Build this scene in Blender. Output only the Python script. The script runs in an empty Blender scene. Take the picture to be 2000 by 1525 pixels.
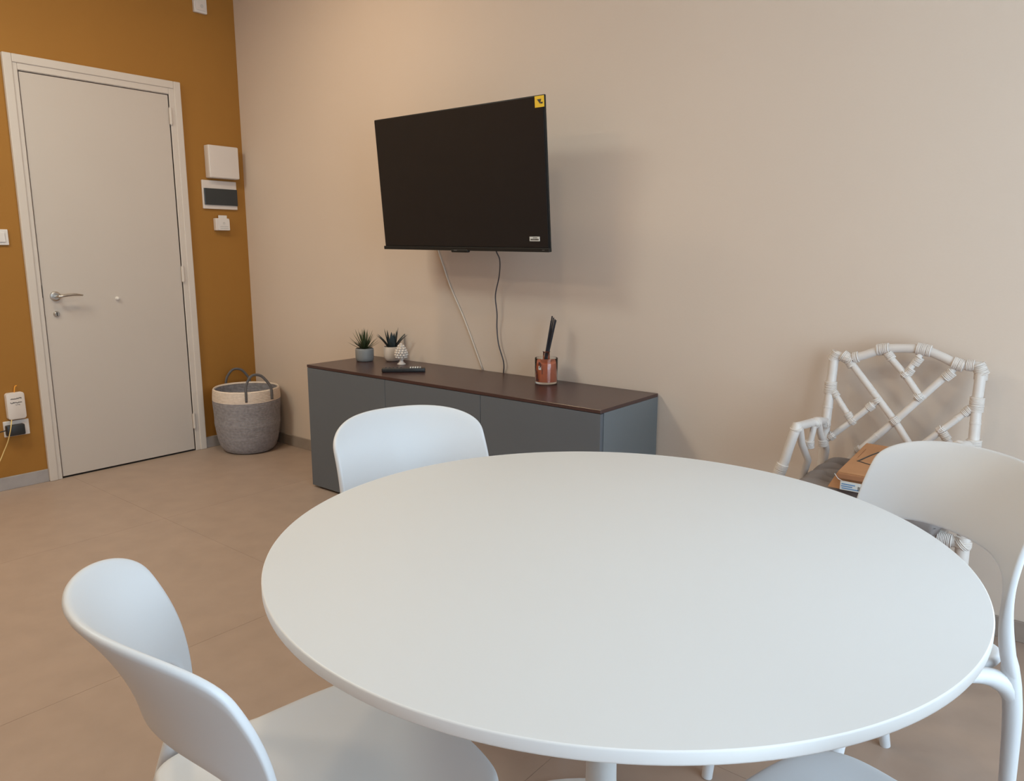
import bpy, bmesh, math, random
from mathutils import Vector, Matrix
random.seed(7)
C = bpy.context.scene.collection
R = math.radians

# ------------------------------------------------------------------ camera
cam_d = bpy.data.cameras.new('camera'); cam = bpy.data.objects.new('camera', cam_d); C.objects.link(cam)
cam.location = (4.4371, -2.7735, 1.2344)
cam.rotation_euler = (R(90 - 10.5138), R(-0.0724), R(39.0801))
cam_d.sensor_fit = 'HORIZONTAL'; cam_d.sensor_width = 36; cam_d.lens = 1478.83 / 2000 * 36
cam_d.clip_start = 0.02
bpy.context.scene.camera = cam
# ------------------------------------------------------------------ world, lights, exposure
vs = bpy.context.scene.view_settings
vs.view_transform = 'Standard'; vs.look = 'None'; vs.gamma = 1; vs.use_curve_mapping = False
vs.exposure = 0.0
world = bpy.data.worlds.new('overcast_sky'); bpy.context.scene.world = world; world.use_nodes = True
wb = world.node_tree.nodes['Background']; wb.inputs[0].default_value = (0.655, 0.85, 1.0, 1); wb.inputs[1].default_value = 3.15


def light(name, typ, loc, energy, col, **k):
    d = bpy.data.lights.new(name, typ); d.energy = energy; d.color = col
    for a, b in k.items():
        if a != 'rot': setattr(d, a, b)
    o = bpy.data.objects.new(name, d); C.objects.link(o); o.location = loc
    if 'rot' in k: o.rotation_euler = k['rot']
    return o


WX = 5.7      # right wall
# daylight entering through the tall window in the right wall
light('window_daylight', 'AREA', (WX + 0.12, -1.75, 1.35), 63, (0.655, 0.85, 1.0), shape='RECTANGLE', size=2.3, size_y=2.3).rotation_euler = (R(90), 0, R(90))
# two warm ceiling lamps of the room, then two added fill lamps
CEIL = 2.95
LAMPS = [((3.40, -1.90), 8.5, (1.0, 0.83, 0.55), 0.10, 'round ceiling lamp ring above the dining table'),
         ((1.35, -1.00), 12.5, (1.0, 0.76, 0.48), 0.15, 'round ceiling lamp ring above the left end of the sideboard'),
         ((1.15, -2.50), 34.5, (0.92, 1.0, 0.90), 0.42, 'round ring of an added fill lamp near the entrance door'),  # added to brighten the door wall and the left side
         ((1.30, -3.80), 27.0, (1.0, 0.80, 0.56), 0.22, 'round ring of an added fill lamp far behind the dining table')]  # added fill that evens the light on the left and the near seat
for (lx, ly), e_, c_, r_, _ in LAMPS:
    light('ceiling_or_fill_light', 'AREA', (lx, ly, CEIL - 0.05), e_, c_, shape='DISK', size=2 * r_)


# ------------------------------------------------------------------ materials
def mat(name, col, rough=0.5, metal=0.0, noise=0.0, nscale=6.0, bump=0.0, bscale=80.0, spec=0.5, **k):
    m = bpy.data.materials.new(name); m.use_nodes = True
    nt = m.node_tree; b = nt.nodes['Principled BSDF']
    b.inputs['Base Color'].default_value = (*col, 1); b.inputs['Roughness'].default_value = rough
    b.inputs['Metallic'].default_value = metal; b.inputs['Specular IOR Level'].default_value = spec
    tc = nt.nodes.new('ShaderNodeTexCoord')
    if noise:
        n = nt.nodes.new('ShaderNodeTexNoise'); n.inputs['Scale'].default_value = nscale; n.inputs['Detail'].default_value = 6
        nt.links.new(tc.outputs['Object'], n.inputs['Vector'])
        r = nt.nodes.new('ShaderNodeValToRGB'); e = r.color_ramp.elements
        e[0].position = 0.3; e[1].position = 0.7
        e[0].color = (*[c * (1 - noise) for c in col], 1); e[1].color = (*[min(1, c * (1 + noise)) for c in col], 1)
        nt.links.new(n.outputs['Fac'], r.inputs['Fac']); nt.links.new(r.outputs['Color'], b.inputs['Base Color'])
    if bump:
        n2 = nt.nodes.new('ShaderNodeTexNoise'); n2.inputs['Scale'].default_value = bscale; n2.inputs['Detail'].default_value = 4
        nt.links.new(tc.outputs['Object'], n2.inputs['Vector'])
        bp = nt.nodes.new('ShaderNodeBump'); bp.inputs['Strength'].default_value = bump; bp.inputs['Distance'].default_value = 0.002
        nt.links.new(n2.outputs['Fac'], bp.inputs['Height']); nt.links.new(bp.outputs['Normal'], b.inputs['Normal'])
    for a, v in k.items(): b.inputs[a.replace('_', ' ')].default_value = v
    return m


M = dict(
    cream=mat('cream_wall_paint', (0.627, 0.5146, 0.432), 0.75, noise=0.015, nscale=1.5, bump=0.15, bscale=120, spec=0.25),
    ochre=mat('ochre_wall_paint', (0.33, 0.1476, 0.0282), 0.7, noise=0.03, nscale=2, bump=0.15, bscale=120, spec=0.25),
    white_ceiling=mat('ceiling_paint', (0.78, 0.75, 0.70), 0.8, noise=0.01),
    tile=mat('beige_stone_tile', (0.3661, 0.2683, 0.2132), 0.42, noise=0.05, nscale=9, bump=0.08, bscale=40, spec=0.35),
    grout=mat('floor_grout', (0.3486, 0.2633, 0.2064), 0.8, noise=0.05),
    skirting=mat('skirting_stone', (0.306, 0.2465, 0.207), 0.5, noise=0.08, nscale=14, bump=0.05),
    skirting_grey=mat('skirting_stone_grey', (0.34, 0.306, 0.297), 0.5, noise=0.08, nscale=14, bump=0.05),
    door=mat('door_lacquer', (0.542, 0.469, 0.4149), 0.42, noise=0.01, nscale=3, spec=0.35),
    casing=mat('casing_lacquer', (0.5958, 0.5211, 0.4636), 0.4, noise=0.01, spec=0.35),
    dark=mat('dark_gap', (0.03, 0.025, 0.022), 0.8, noise=0.05),
    plastic=mat('white_moulded_plastic', (0.65, 0.658, 0.685), 0.42, noise=0.004, nscale=4, bump=0.03, bscale=400, spec=0.4),
    tabletop=mat('white_matt_laminate', (0.635, 0.645, 0.668), 0.48, noise=0.004, nscale=3, bump=0.02, bscale=300, spec=0.35),
    daylit_tabledge=mat('white_daylit_edge', (0.80, 0.80, 0.81), 0.4, noise=0.004),  # lighter than the top: daylight on the rim put into the colour
    metalwhite=mat('white_powder_coat', (0.68, 0.6885, 0.697), 0.4, noise=0.005),
    steel=mat('brushed_nickel', (0.55, 0.52, 0.49), 0.28, 1.0, noise=0.05, nscale=40),
    cabinet=mat('graphite_front', (0.1101, 0.1214, 0.138), 0.5, noise=0.01, spec=0.35),
    cabside=mat('graphite_side', (0.1413, 0.1571, 0.1686), 0.45, noise=0.01, spec=0.4),
    walnut=mat('dark_brown_top', (0.0513, 0.0245, 0.024), 0.30, noise=0.05, nscale=9, bump=0.02, spec=0.6),
    screen=mat('tv_screen_glass', (0.0165, 0.0160, 0.0175), 0.10, noise=0.01, spec=0.24),
    tvblack=mat('tv_black_plastic', (0.010, 0.010, 0.010), 0.5, noise=0.03, spec=0.3),
    yellow=mat('yellow_label', (0.78, 0.50, 0.03), 0.5, noise=0.01),
    ink=mat('black_print', (0.04, 0.035, 0.03), 0.6, noise=0.02),
    blueink=mat('blue_print', (0.12, 0.25, 0.45), 0.6, noise=0.02),
    greyink=mat('grey_print', (0.42, 0.40, 0.38), 0.6, noise=0.02),
    paper=mat('paper_label', (0.62, 0.62, 0.60), 0.6, noise=0.02),
    abs=mat('white_device_plastic', (0.646, 0.5658, 0.5166), 0.4, noise=0.01),
    abs2=mat('pale_switch_plastic', (0.663, 0.6068, 0.574), 0.4, noise=0.01),
    smoke=mat('smoked_door', (0.030, 0.034, 0.037), 0.3, noise=0.03),
    blackp=mat('black_plastic', (0.020, 0.020, 0.022), 0.4, noise=0.04),
    cordw=mat('white_cord_plastic', (0.62, 0.52, 0.43), 0.5, noise=0.02),
    cordy=mat('yellowish_cord', (0.70, 0.50, 0.20), 0.5, noise=0.02),
    cordb=mat('dark_cord', (0.05, 0.045, 0.055), 0.5, noise=0.02),
    orange=mat('orange_cord', (0.75, 0.30, 0.03), 0.5, noise=0.02),
    rope_grey=mat('grey_cotton_rope', (0.2956, 0.2729, 0.2835), 0.9, noise=0.18, nscale=60, bump=0.4, bscale=250, spec=0.15),
    rope_cream=mat('cream_cotton_rope', (0.70, 0.58, 0.49), 0.9, noise=0.06, nscale=60, bump=0.4, bscale=250, spec=0.15),
    strap=mat('grey_strap', (0.13, 0.12, 0.12), 0.9, noise=0.1, nscale=60, spec=0.15),
    potgrey=mat('grey_ceramic', (0.22, 0.22, 0.22), 0.5, noise=0.05, nscale=30),
    potwhite=mat('white_ceramic', (0.66, 0.58, 0.52), 0.35, noise=0.02),
    soil=mat('soil', (0.03, 0.022, 0.015), 0.9, noise=0.3, nscale=80),
    leafg=mat('green_leaf', (0.045, 0.060, 0.022), 0.5, noise=0.35, nscale=30),
    leafd=mat('dark_blue_green_leaf', (0.022, 0.033, 0.036), 0.5, noise=0.2, nscale=30),
    cane=mat('white_painted_rattan', (0.629, 0.5695, 0.5332), 0.45, noise=0.03, nscale=20, bump=0.1, bscale=90),
    bind=mat('white_painted_binding', (0.646, 0.578, 0.5332), 0.5, noise=0.04, nscale=40),
    cushion=mat('grey_cushion_cotton', (0.215, 0.185, 0.175), 0.95, noise=0.08, nscale=20, bump=0.3, bscale=300, spec=0.1),
    card=mat('brown_cardboard', (0.43, 0.215, 0.105), 0.8, noise=0.05, nscale=12, spec=0.2),
    cardd=mat('brown_cardboard_edge', (0.33, 0.15, 0.075), 0.8, noise=0.05, nscale=12, spec=0.2),
    liquid=mat('orange_pink_perfume', (0.52, 0.13, 0.065), 0.15, noise=0.12, nscale=25, Alpha=1.0),
    reed=mat('black_reed', (0.015, 0.013, 0.018), 0.7, noise=0.05),
    frame=mat('window_frame_lacquer', (0.75, 0.75, 0.74), 0.4, noise=0.01),
    deco=mat('dark_glass_print', (0.09, 0.03, 0.03), 0.4, noise=0.1),
)
g = bpy.data.materials.new('clear_glass'); g.use_nodes = True
b_ = g.node_tree.nodes['Principled BSDF']; b_.inputs['Transmission Weight'].default_value = 1; b_.inputs['Roughness'].default_value = 0.02
b_.inputs['IOR'].default_value = 1.3; b_.inputs['Base Color'].default_value = (0.95, 0.97, 0.97, 1); M['glass'] = g
g2 = bpy.data.materials.new('window_pane_glass'); g2.use_nodes = True
nt = g2.node_tree; nt.nodes.remove(nt.nodes['Principled BSDF'])
tr = nt.nodes.new('ShaderNodeBsdfTransparent'); gl = nt.nodes.new('ShaderNodeBsdfGlossy'); gl.inputs['Roughness'].default_value = 0.02
mx = nt.nodes.new('ShaderNodeMixShader'); mx.inputs[0].default_value = 0.06
nt.links.new(tr.outputs[0], mx.inputs[1]); nt.links.new(gl.outputs[0], mx.inputs[2]); nt.links.new(mx.outputs[0], nt.nodes['Material Output'].inputs[0])
M['pane'] = g2


# ------------------------------------------------------------------ helpers
def obj(name, bm, m, parent=None, smooth=False, label=None, angle=None):
    me = bpy.data.meshes.new(name); bmesh.ops.recalc_face_normals(bm, faces=bm.faces[:]); bm.to_mesh(me); bm.free()
    me.materials.append(M[m])
    if smooth:
        for p in me.polygons: p.use_smooth = True
        if angle: me.set_sharp_from_angle(angle=R(angle))
    o = bpy.data.objects.new(name, me); C.objects.link(o)
    if parent: o.parent = parent
    if label: o['label'] = label
    return o


def thing(name, label, cat, loc=(0, 0, 0), rz=0, group=None, rot=None):
    o = bpy.data.objects.new(name, None); C.objects.link(o); o.location = loc; o.rotation_euler = rot or (0, 0, rz)
    o.empty_display_size = 0.05
    o['label'] = label; o['category'] = cat
    if group: o['group'] = group
    return o


def tag(o, label, cat, group=None):
    o['label'] = label; o['category'] = cat
    if group: o['group'] = group
    return o


def struct(o, label=None):
    o['kind'] = 'structure'
    if label: o['label'] = label
    return o


def box(bm, lo, hi, bev=0.0, seg=2):
    x0, y0, z0 = lo; x1, y1, z1 = hi
    r = bmesh.ops.create_cube(bm, size=1, matrix=Matrix.Translation(((x0 + x1) / 2, (y0 + y1) / 2, (z0 + z1) / 2)) @ Matrix.Diagonal((x1 - x0, y1 - y0, z1 - z0, 1)))
    if bev:
        es = list({e for v in r['verts'] for e in v.link_edges})
        bmesh.ops.bevel(bm, geom=es, offset=bev, segments=seg, affect='EDGES', profile=0.5)
    return bm


def bx(lo, hi, bev=0.0, seg=2): return box(bmesh.new(), lo, hi, bev, seg)


def catmull(pts, n):
    P = [Vector(p) for p in pts]
    if len(P) < 3 or n <= 1: return P
    out = []
    for i in range(len(P) - 1):
        a = P[i - 1] if i else P[0] * 2 - P[1]; b = P[i]; c = P[i + 1]; d = P[i + 2] if i + 2 < len(P) else P[-1] * 2 - P[-2]
        for k in range(n):
            t = k / n
            out.append(0.5 * ((2 * b) + (c - a) * t + (2 * a - 5 * b + 4 * c - d) * t * t + (3 * b - a - 3 * c + d) * t ** 3))
    out.append(P[-1]); return out


def tube(bm, pts, rad, seg=12, n=6, cap=True, flat=None):
    """rad: number or list per control point; flat=(a,b) scales the section"""
    P = catmull(pts, n)
    N = len(P)
    if not isinstance(rad, (list, tuple)): rads = [rad] * N
    else:
        rads = []
        m = len(rad) - 1
        for i in range(N):
            t = i / (N - 1) * m; k = min(int(t), m - 1); f = t - k; rads.append(rad[k] * (1 - f) + rad[k + 1] * f)
    T0 = (P[1] - P[0]).normalized()
    ref = Vector((0, 0, 1)) if abs(T0.z) < 0.9 else Vector((1, 0, 0))
    U = T0.cross(ref).normalized(); rings = []
    for i, p in enumerate(P):
        T = (P[min(i + 1, N - 1)] - P[max(i - 1, 0)])
        T = T.normalized() if T.length > 1e-9 else T0
        U = (U - T * U.dot(T)).normalized(); V = T.cross(U)
        a, b = flat or (1, 1)
        rings.append([bm.verts.new(p + (U * math.cos(2 * math.pi * j / seg) * a + V * math.sin(2 * math.pi * j / seg) * b) * rads[i]) for j in range(seg)])
    for i in range(N - 1):
        for j in range(seg):
            bm.faces.new((rings[i][j], rings[i][(j + 1) % seg], rings[i + 1][(j + 1) % seg], rings[i + 1][j]))
    if cap:
        bm.faces.new(rings[0][::-1]); bm.faces.new(rings[-1])
    return bm


def lathe(bm, prof, seg=48, c=(0, 0, 0), sx=1.0, sy=1.0, wob=None):
    rings = []
    for r, z in prof:
        if r < 1e-6: rings.append([bm.verts.new((c[0], c[1], c[2] + z))])
        else:
            ring = []
            for j in range(seg):
                a = 2 * math.pi * j / seg; k = wob(a, z) if wob else 1
                ring.append(bm.verts.new((c[0] + r * k * sx * math.cos(a), c[1] + r * k * sy * math.sin(a), c[2] + z)))
            rings.append(ring)
    for A_, B_ in zip(rings, rings[1:]):
        if len(A_) == 1 and len(B_) == 1: continue
        for j in range(seg):
            k = (j + 1) % seg
            if len(A_) == 1: bm.faces.new((A_[0], B_[j], B_[k]))
            elif len(B_) == 1: bm.faces.new((A_[j], A_[k], B_[0]))
            else: bm.faces.new((A_[j], A_[k], B_[k], B_[j]))
    return bm


def copy_tree(o, parent=None):
    c = o.copy(); C.objects.link(c); c.parent = parent
    for ch in list(o.children): copy_tree(ch, c)
    return c


# ------------------------------------------------------------------ room shell
YF, T = -5.0, 0.12
DY0, DY1, DZ = -1.232, -0.452, 2.116           # door opening in the left wall
f = obj('floor', bx((-T, YF - T, -0.12), (WX + T, T, -0.0010)), 'grout'); struct(f, 'beige stone-look tiled floor')
nt_i = 0
xs = [0.0] + [3.458 - 1.2 * k for k in (2, 1)] + [3.458, 4.658, WX]; ys = [YF, -4.78, -3.58, -2.38, -1.18, 0.0]
for i in range(len(xs) - 1):
    for j in range(len(ys) - 1):
        gp = 0.0005
        obj('floor_tile', bx((xs[i] + gp, ys[j] + gp, -0.010), (xs[i + 1] - gp, ys[j + 1] - gp, 0.0)), 'tile', f)
struct(obj('ceiling', bx((-T, YF - T, CEIL), (WX + T, T, CEIL + 0.1)), 'white_ceiling'), 'plain painted ceiling')
struct(obj('wall_back', bx((0, 0, 0), (WX + T, T, CEIL)), 'cream'), 'plain cream painted wall behind the television')
bm = bmesh.new()
box(bm, (-T, YF - T, 0), (0, DY0, CEIL)); box(bm, (-T, DY1, 0), (0, T, CEIL)); box(bm, (-T, DY0, DZ), (0, DY1, CEIL))
struct(obj('wall_left', bm, 'ochre'), 'ochre yellow painted wall around the white door')
WY0, WY1, WZ0, WZ1 = -2.95, -0.55, 0.15, 2.55
bm = bmesh.new()
box(bm, (WX, YF - T, 0), (WX + T, WY0, CEIL)); box(bm, (WX, WY1, 0), (WX + T, 0, CEIL))
box(bm, (WX, WY0, 0), (WX + T, WY1, WZ0)); box(bm, (WX, WY0, WZ1), (WX + T, WY1, CEIL))
struct(obj('wall_right', bm, 'cream'), 'cream wall with the window, beside the camera')
struct(obj('wall_front', bx((0, YF - T, 0), (WX, YF, CEIL)), 'cream'), 'cream wall behind the camera')
w = thing('window_1', 'tall white framed window in the right wall', 'window', (WX + 0.06, (WY0 + WY1) / 2, WZ0)); struct(w); del w['category']
hw, hz = (WY1 - WY0) / 2, WZ1 - WZ0
for a, b in ((-hw, -0.03), (0.03, hw)):
    bm = bmesh.new()
    box(bm, (-0.03, a, 0), (0.03, a + 0.06, hz)); box(bm, (-0.03, b - 0.06, 0), (0.03, b, hz))
    box(bm, (-0.03, a + 0.06, 0), (0.03, b - 0.06, 0.07)); box(bm, (-0.03, a + 0.06, hz - 0.07), (0.03, b - 0.06, hz))
    obj('sash', bm, 'frame', w)
    obj('pane', bx((-0.004, a + 0.06, 0.07), (0.004, b - 0.06, hz - 0.07)), 'pane', w)
obj('mullion', bx((-0.035, -0.03, 0), (0.035, 0.03, hz)), 'frame', w)
# skirting
struct(obj('baseboard_back', bx((0.0, -0.010, 0), (WX, 0, 0.0685), 0.0015, 1), 'skirting'), 'taupe stone skirting along the television wall')
bl = struct(obj('baseboard_left', bx((0, YF, 0), (0.010, -1.291, 0.0685), 0.0015, 1), 'skirting_grey'), 'grey stone skirting on the ochre wall')
obj('end_piece', bx((0, -0.389, 0), (0.010, -0.010, 0.0685), 0.0015, 1), 'skirting_grey', bl)
# rings of the ceiling lamps and of the two added fill lamps
for (x, y), e_, c_, r, lab in LAMPS:
    bm = bmesh.new(); lathe(bm, [(r + .022, 0), (r + .022, -0.02), (r + .004, -0.028), (r + .004, -0.0)], 40)
    t_ = obj('ceiling_or_fill_lamp', bm, 'frame'); t_.location = (x, y, CEIL)
    tag(t_, lab, 'lamp', 'ceiling lamps')

# ------------------------------------------------------------------ entrance door
d = thing('door_1', 'plain cream white flush door in a moulded white frame', 'door', (0, 0, 0)); struct(d); del d['category']
cy0, cy1, cz = -1.290, -0.389, 2.184
bm = bmesh.new()
for lo, hi in (((0, cy0, 0.0), (0.018, DY0 + 0.004, cz)), ((0, DY1 - 0.006, 0.0), (0.018, cy1, cz)), ((0, DY0 + 0.004, DZ - 0.004), (0.018, DY1 - 0.006, cz))):
    box(bm, lo, hi, 0.003)
obj('architrave', bm, 'casing', d)
bm = bmesh.new()
for lo, hi in (((0, cy0 - .001, 0.0), (0.024, cy0 + .040, cz + .001)), ((0, cy1 - .040, 0.0), (0.024, cy1 + .001, cz + .001)), ((0, cy0 + .040, cz - .040), (0.024, cy1 - .040, cz + .001))):
    box(bm, lo, hi, 0.004)
obj('frame_moulding', bm, 'casing', d)
bm = bmesh.new()
box(bm, (-0.10, DY0, 0), (0.012, DY0 + 0.006, DZ)); box(bm, (-0.10, DY1 - 0.006, 0), (0.012, DY1, DZ)); box(bm, (-0.10, DY0, DZ - .006), (0.012, DY1, DZ))
obj('jamb', bm, 'casing', d)
obj('door_backing', bx((-0.11, DY0 + .006, 0.0), (-0.10, DY1 - .006, DZ - .006)), 'dark', d)
obj('threshold', bx((-0.09, DY0 + .006, 0.0), (0.006, DY1 - .006, 0.004)), 'dark', d)
leaf = obj('door_leaf', bx((-0.034, -1.222, 0.010), (0.010, -0.462, 2.106), 0.002), 'door', d)
for z in (1.99, 1.09, 0.19):
    bm = bmesh.new(); tube(bm, [(0.021, -0.4585, z - .045), (0.021, -0.4585, z + .045)], 0.0090, 12, 1)
    for k in (-.047, .047): tube(bm, [(0.021, -0.4585, z + k - .003), (0.021, -0.4585, z + k + .003)], 0.0055, 10, 1)
    tube(bm, [(0.021, -0.4585, z - .002), (0.021, -0.4585, z + .002)], 0.0085, 12, 1)
    obj('hinge', bm, 'casing', d, True, angle=40)
h = obj('door_handle', lathe(bmesh.new(), [(0, 0.012), (.018, .012), (.0255, .009), (.0265, 0)], 36), 'steel', leaf, True, 'brushed nickel lever handle', angle=20)
h.location = (0.010, -1.165, 0.990); h.rotation_euler = (0, R(90), 0)
bm = bmesh.new()
tube(bm, [(0.018, -1.165, .990), (0.048, -1.165, .990), (0.060, -1.155, .991), (0.061, -1.12, .995), (0.060, -1.085, .997), (0.056, -1.045, .992)],
     [.009, .009, .0095, .0085, .009, .005], 14, 6, flat=(1, .8))
obj('lever', bm, 'steel', leaf, True)
bm = bmesh.new(); lathe(bm, [(0, 0.010), (.011, .010), (.015, .006), (.016, 0)], 28)
k = obj('lock_cylinder', bm, 'steel', leaf, True, 'worn nickel lock cylinder', angle=40); k.location = (0.010, -1.168, .896); k.rotation_euler = (0, R(90), 0)
obj('keyhole', bx((0.019, -1.1705, .886), (0.0215, -1.1655, .905), .001), 'dark', leaf)
obj('latch_plate', bx((0.0, -1.2285, .985), (0.013, -1.2235, 1.050), .001), 'dark', d)
bm = bmesh.new(); lathe(bm, [(0, 0.016), (.006, .015), (.0095, .011), (.0095, .003), (.012, 0)], 24)
k = obj('peephole', bm, 'abs2', leaf, True, 'small white round viewer cover'); k.location = (0.010, -0.847, .963); k.rotation_euler = (0, R(90), 0)

# ------------------------------------------------------------------ wall fittings on the ochre wall
t = thing('wall_box', 'white wedge-sided plastic box mounted above the fuse box', 'box', (0, -0.160, 1.757))
bm = bx((0, -.098, -.096), (0.052, .098, .096), 0.006, 3); obj('housing', bm, 'abs', t, True, angle=40)
obj('cover', bx((0.052, -.090, -.092), (0.056, .096, .092), 0.0015), 'abs', t)
t = thing('fuse_box', 'white flush fuse box with dark smoked flap', 'fuse box', (0, -0.176, 1.565))
obj('housing', bx((0, -.115, -.086), (0.012, .113, .084), 0.003), 'abs', t)
obj('flap', bx((0.012, -.107, -.062), (0.021, .111, .036), 0.002), 'smoke', t, label='dark smoked plastic flap')
t = thing('card_switch', 'small white key card switch below the fuse box', 'switch', (0, -0.182, 1.390))
obj('housing', bx((0, -.046, -.040), (0.030, .046, .034), 0.004), 'abs', t)
obj('card', bx((0.018, -.022, -.030), (0.023, .034, .052), 0.001), 'abs2', t)
obj('front_cover', bx((0.030, -.032, -.038), (0.034, .044, .026), 0.001), 'abs2', t)
bm = bmesh.new(); tube(bm, [(0.0345, .006 + .006 * math.cos(a), .004 + .006 * math.sin(a)) for a in [i * math.pi / 6 for i in range(13)]], .0009, 6, 1)
obj('printed_symbol', bm, 'greyink', t)
bm = bmesh.new()
for z in (-.016, -.027): box(bm, (0.0340, -.020, z - .0015), (0.0345, .034, z + .0015))
obj('printed_lines', bm, 'greyink', t)
t = thing('emergency_button', 'white wall button near the corner at the top edge', 'switch', (0, -0.226, 2.640))
obj('housing', bx((0, -.040, -.044), (0.020, .040, .044), 0.003), 'abs2', t)
obj('rocker', bx((0.020, -.030, -.030), (0.024, .030, .036), 0.002), 'abs', t)
bm = bmesh.new(); tube(bm, [(0.0245, .006 + .008 * math.cos(a), -.006 + .008 * math.sin(a)) for a in [i * math.pi / 6 for i in range(13)]], .001, 6, 1)
tube(bm, [(0.0245, .006, -.012), (0.0245, .006, .0)], .001, 6, 1); obj('printed_symbol', bm, 'greyink', t)
t = thing('light_switch', 'white light switch plate on the ochre wall left of the door', 'switch', (0, -1.402, 1.294))
obj('plate', bx((0, -.058, -.039), (0.010, .052, .039), 0.003), 'abs2', t)
for a in (-.044, .0): obj('rocker', bx((0.010, a, -.024), (0.0145, a + .036, .024), 0.0015), 'abs2', t)
# router, socket, adapter, cords
t = thing('router', 'small white rounded router hanging above the power socket', 'router', (0.002, -1.410, 0.437)); rt_o = t
def rounded_slab(w_, h_, x0, x1, rad, ch):
    bm = bmesh.new(); rings = []
    for xx, ins in ((x0, 0), (x1 - ch, 0), (x1 - ch * .3, ch * .3), (x1, ch)):
        ring = []
        for cx_, cz_, a0 in ((1, 1, 0), (-1, 1, 90), (-1, -1, 180), (1, -1, 270)):
            for q in range(7):
                a_ = R(a0 + q * 15); ring.append(bm.verts.new((xx, cx_ * (w_ - rad) + (rad - ins) * math.cos(a_), cz_ * (h_ - rad) + (rad - ins) * math.sin(a_))))
        rings.append(ring)
    for A_, B_ in zip(rings, rings[1:]):
        for j in range(len(A_)): k = (j + 1) % len(A_); bm.faces.new((A_[j], A_[k], B_[k], B_[j]))
    bm.faces.new(rings[0]); bm.faces.new(rings[-1]); return bm
bm = rounded_slab(.0425, .070, 0.0, .026, .014, .004)
obj('case', bm, 'abs', t, True, angle=40)
bm = bmesh.new()
def scrawl(z, y0, y1, thick, n):
    p = []
    for i in range(n):
        p.append((0.0262, y0 + (y1 - y0) * i / (n - 1), z + random.uniform(-.0035, .0035)))
    tube(bm, p, thick, 5, 2)
scrawl(.040, -.024, .026, .0014, 22); scrawl(.019, -.026, .026, .0016, 20); scrawl(.006, -.004, .016, .0008, 10)
obj('handwritten_label', bm, 'ink', t, label='two lines of dark lettering')
t = thing('wall_socket', 'white rectangular power socket plate under the router', 'socket', (0, -1.412, 0.318))
obj('plate', bx((0, -.062, -.040), (0.010, .056, .042), 0.003), 'abs2', t)
obj('module', bx((0.010, .018, -.026), (0.0125, .044, .026), 0.001), 'abs', t)
t = thing('power_adapter', 'black plug adapter in the power socket', 'adapter', (0.012, -1.430, 0.314))
obj('body', bx((0.0, -.040, -.028), (0.032, .044, .028), 0.006, 3), 'blackp', t, True, angle=40)
bm = bmesh.new(); tube(bm, [(0.016, -.036, .004), (0.020, -.080, .0), (0.03, -.16, -.004), (0.03, -.30, -.02), (.03, -.42, -.10), (.02, -.46, -.304)], .003, 8, 6)
obj('cable', bm, 'blackp', t, True)
bm = bmesh.new(); tube(bm, [(0.030, -1.440, .368), (0.052, -1.452, .345), (.056, -1.462, .31), (.044, -1.474, .26), (.035, -1.492, .215), (.035, -1.52, .16), (.03, -1.57, .08), (.03, -1.64, .006), (.04, -1.8, .004)], .0026, 8, 6)
o = obj('router_cord', bm, 'cordy', None, True, 'thin yellowish cord'); o.parent = rt_o; o.matrix_parent_inverse = rt_o.matrix_basis.inverted()
bm = bmesh.new(); tube(bm, [(0.012, -1.408, .505), (0.014, -1.407, .518), (.012, -1.402, .536), (.006, -1.392, .540)], .003, 8, 5)
o = obj('cable_loop', bm, 'orange', None, True, 'short orange cable loop'); o.parent = rt_o; o.matrix_parent_inverse = rt_o.matrix_basis.inverted()

# ------------------------------------------------------------------ sideboard
SX, SL, SD, SH = 1.1888, 1.7824, 0.4475, 0.6537
t = thing('sideboard', 'low dark grey sideboard with three flush doors and a dark brown top', 'sideboard', (SX, 0, 0))
obj('top', bx((0, -SD, SH - .014), (SL, -0.011, SH), .0012, 1), 'walnut', t, label='dark brown wood-look top')
bm = bmesh.new()
box(bm, (SL - .018, -.425, .012), (SL, -.012, SH - .014), .0005, 1); box(bm, (0, -.425, .012), (.018, -.012, SH - .014), .0005, 1)
box(bm, (.018, -.42, .03), (SL - .018, -.012, .048)); box(bm, (.018, -.02, .048), (SL - .018, -.012, SH - .014))
obj('carcass', bm, 'cabside', t, label='graphite side panels')
for k in range(3):
    obj('door', bx((k * SL / 3 + .001, -SD + .001, .012), ((k + 1) * SL / 3 - .001, -.4285, SH - .016), .001, 1), 'cabinet', t)
for x in (.03, SL - .03):
    for y in (-.40, -.05):
        bm = bmesh.new(); lathe(bm, [(0, 0), (.016, 0), (.016, .03), (0, .03)], 20); o = obj('foot', bm, 'blackp', t); o.location = (x, y, 0)

# ------------------------------------------------------------------ television
t = thing('television', 'black flat screen television on the cream wall above the sideboard', 'television', (2.1178, -0.310, 1.5268)); t.rotation_mode = 'YXZ'; t.rotation_euler = (.0931, .0121, -.0399); t.scale = (1.0517, 1, .998)
HW, HH = .484, .295
obj('case', bx((-HW, 0.004, -HH), (HW, 0.013, HH), .003), 'tvblack', t, True, angle=40)
obj('rear_housing', bx((-.40, .012, -.27), (.40, .075, .10), .014, 3), 'tvblack', t, True, angle=40)
obj('screen', bx((-HW + .005, 0.0, -HH + .015), (HW - .005, .005, HH - .005), .0008, 1), 'screen', t, label='glossy black screen')
obj('lower_bezel', bx((-HW - .001, -.006, -HH - .002), (HW + .001, .012, -HH + .014), .002), 'tvblack', t)
bm = bmesh.new(); box(bm, (-.045, -.008, -HH - .010), (.055, .010, -HH + .004), .005, 3); obj('sensor_tab', bm, 'tvblack', t, True)
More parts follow.
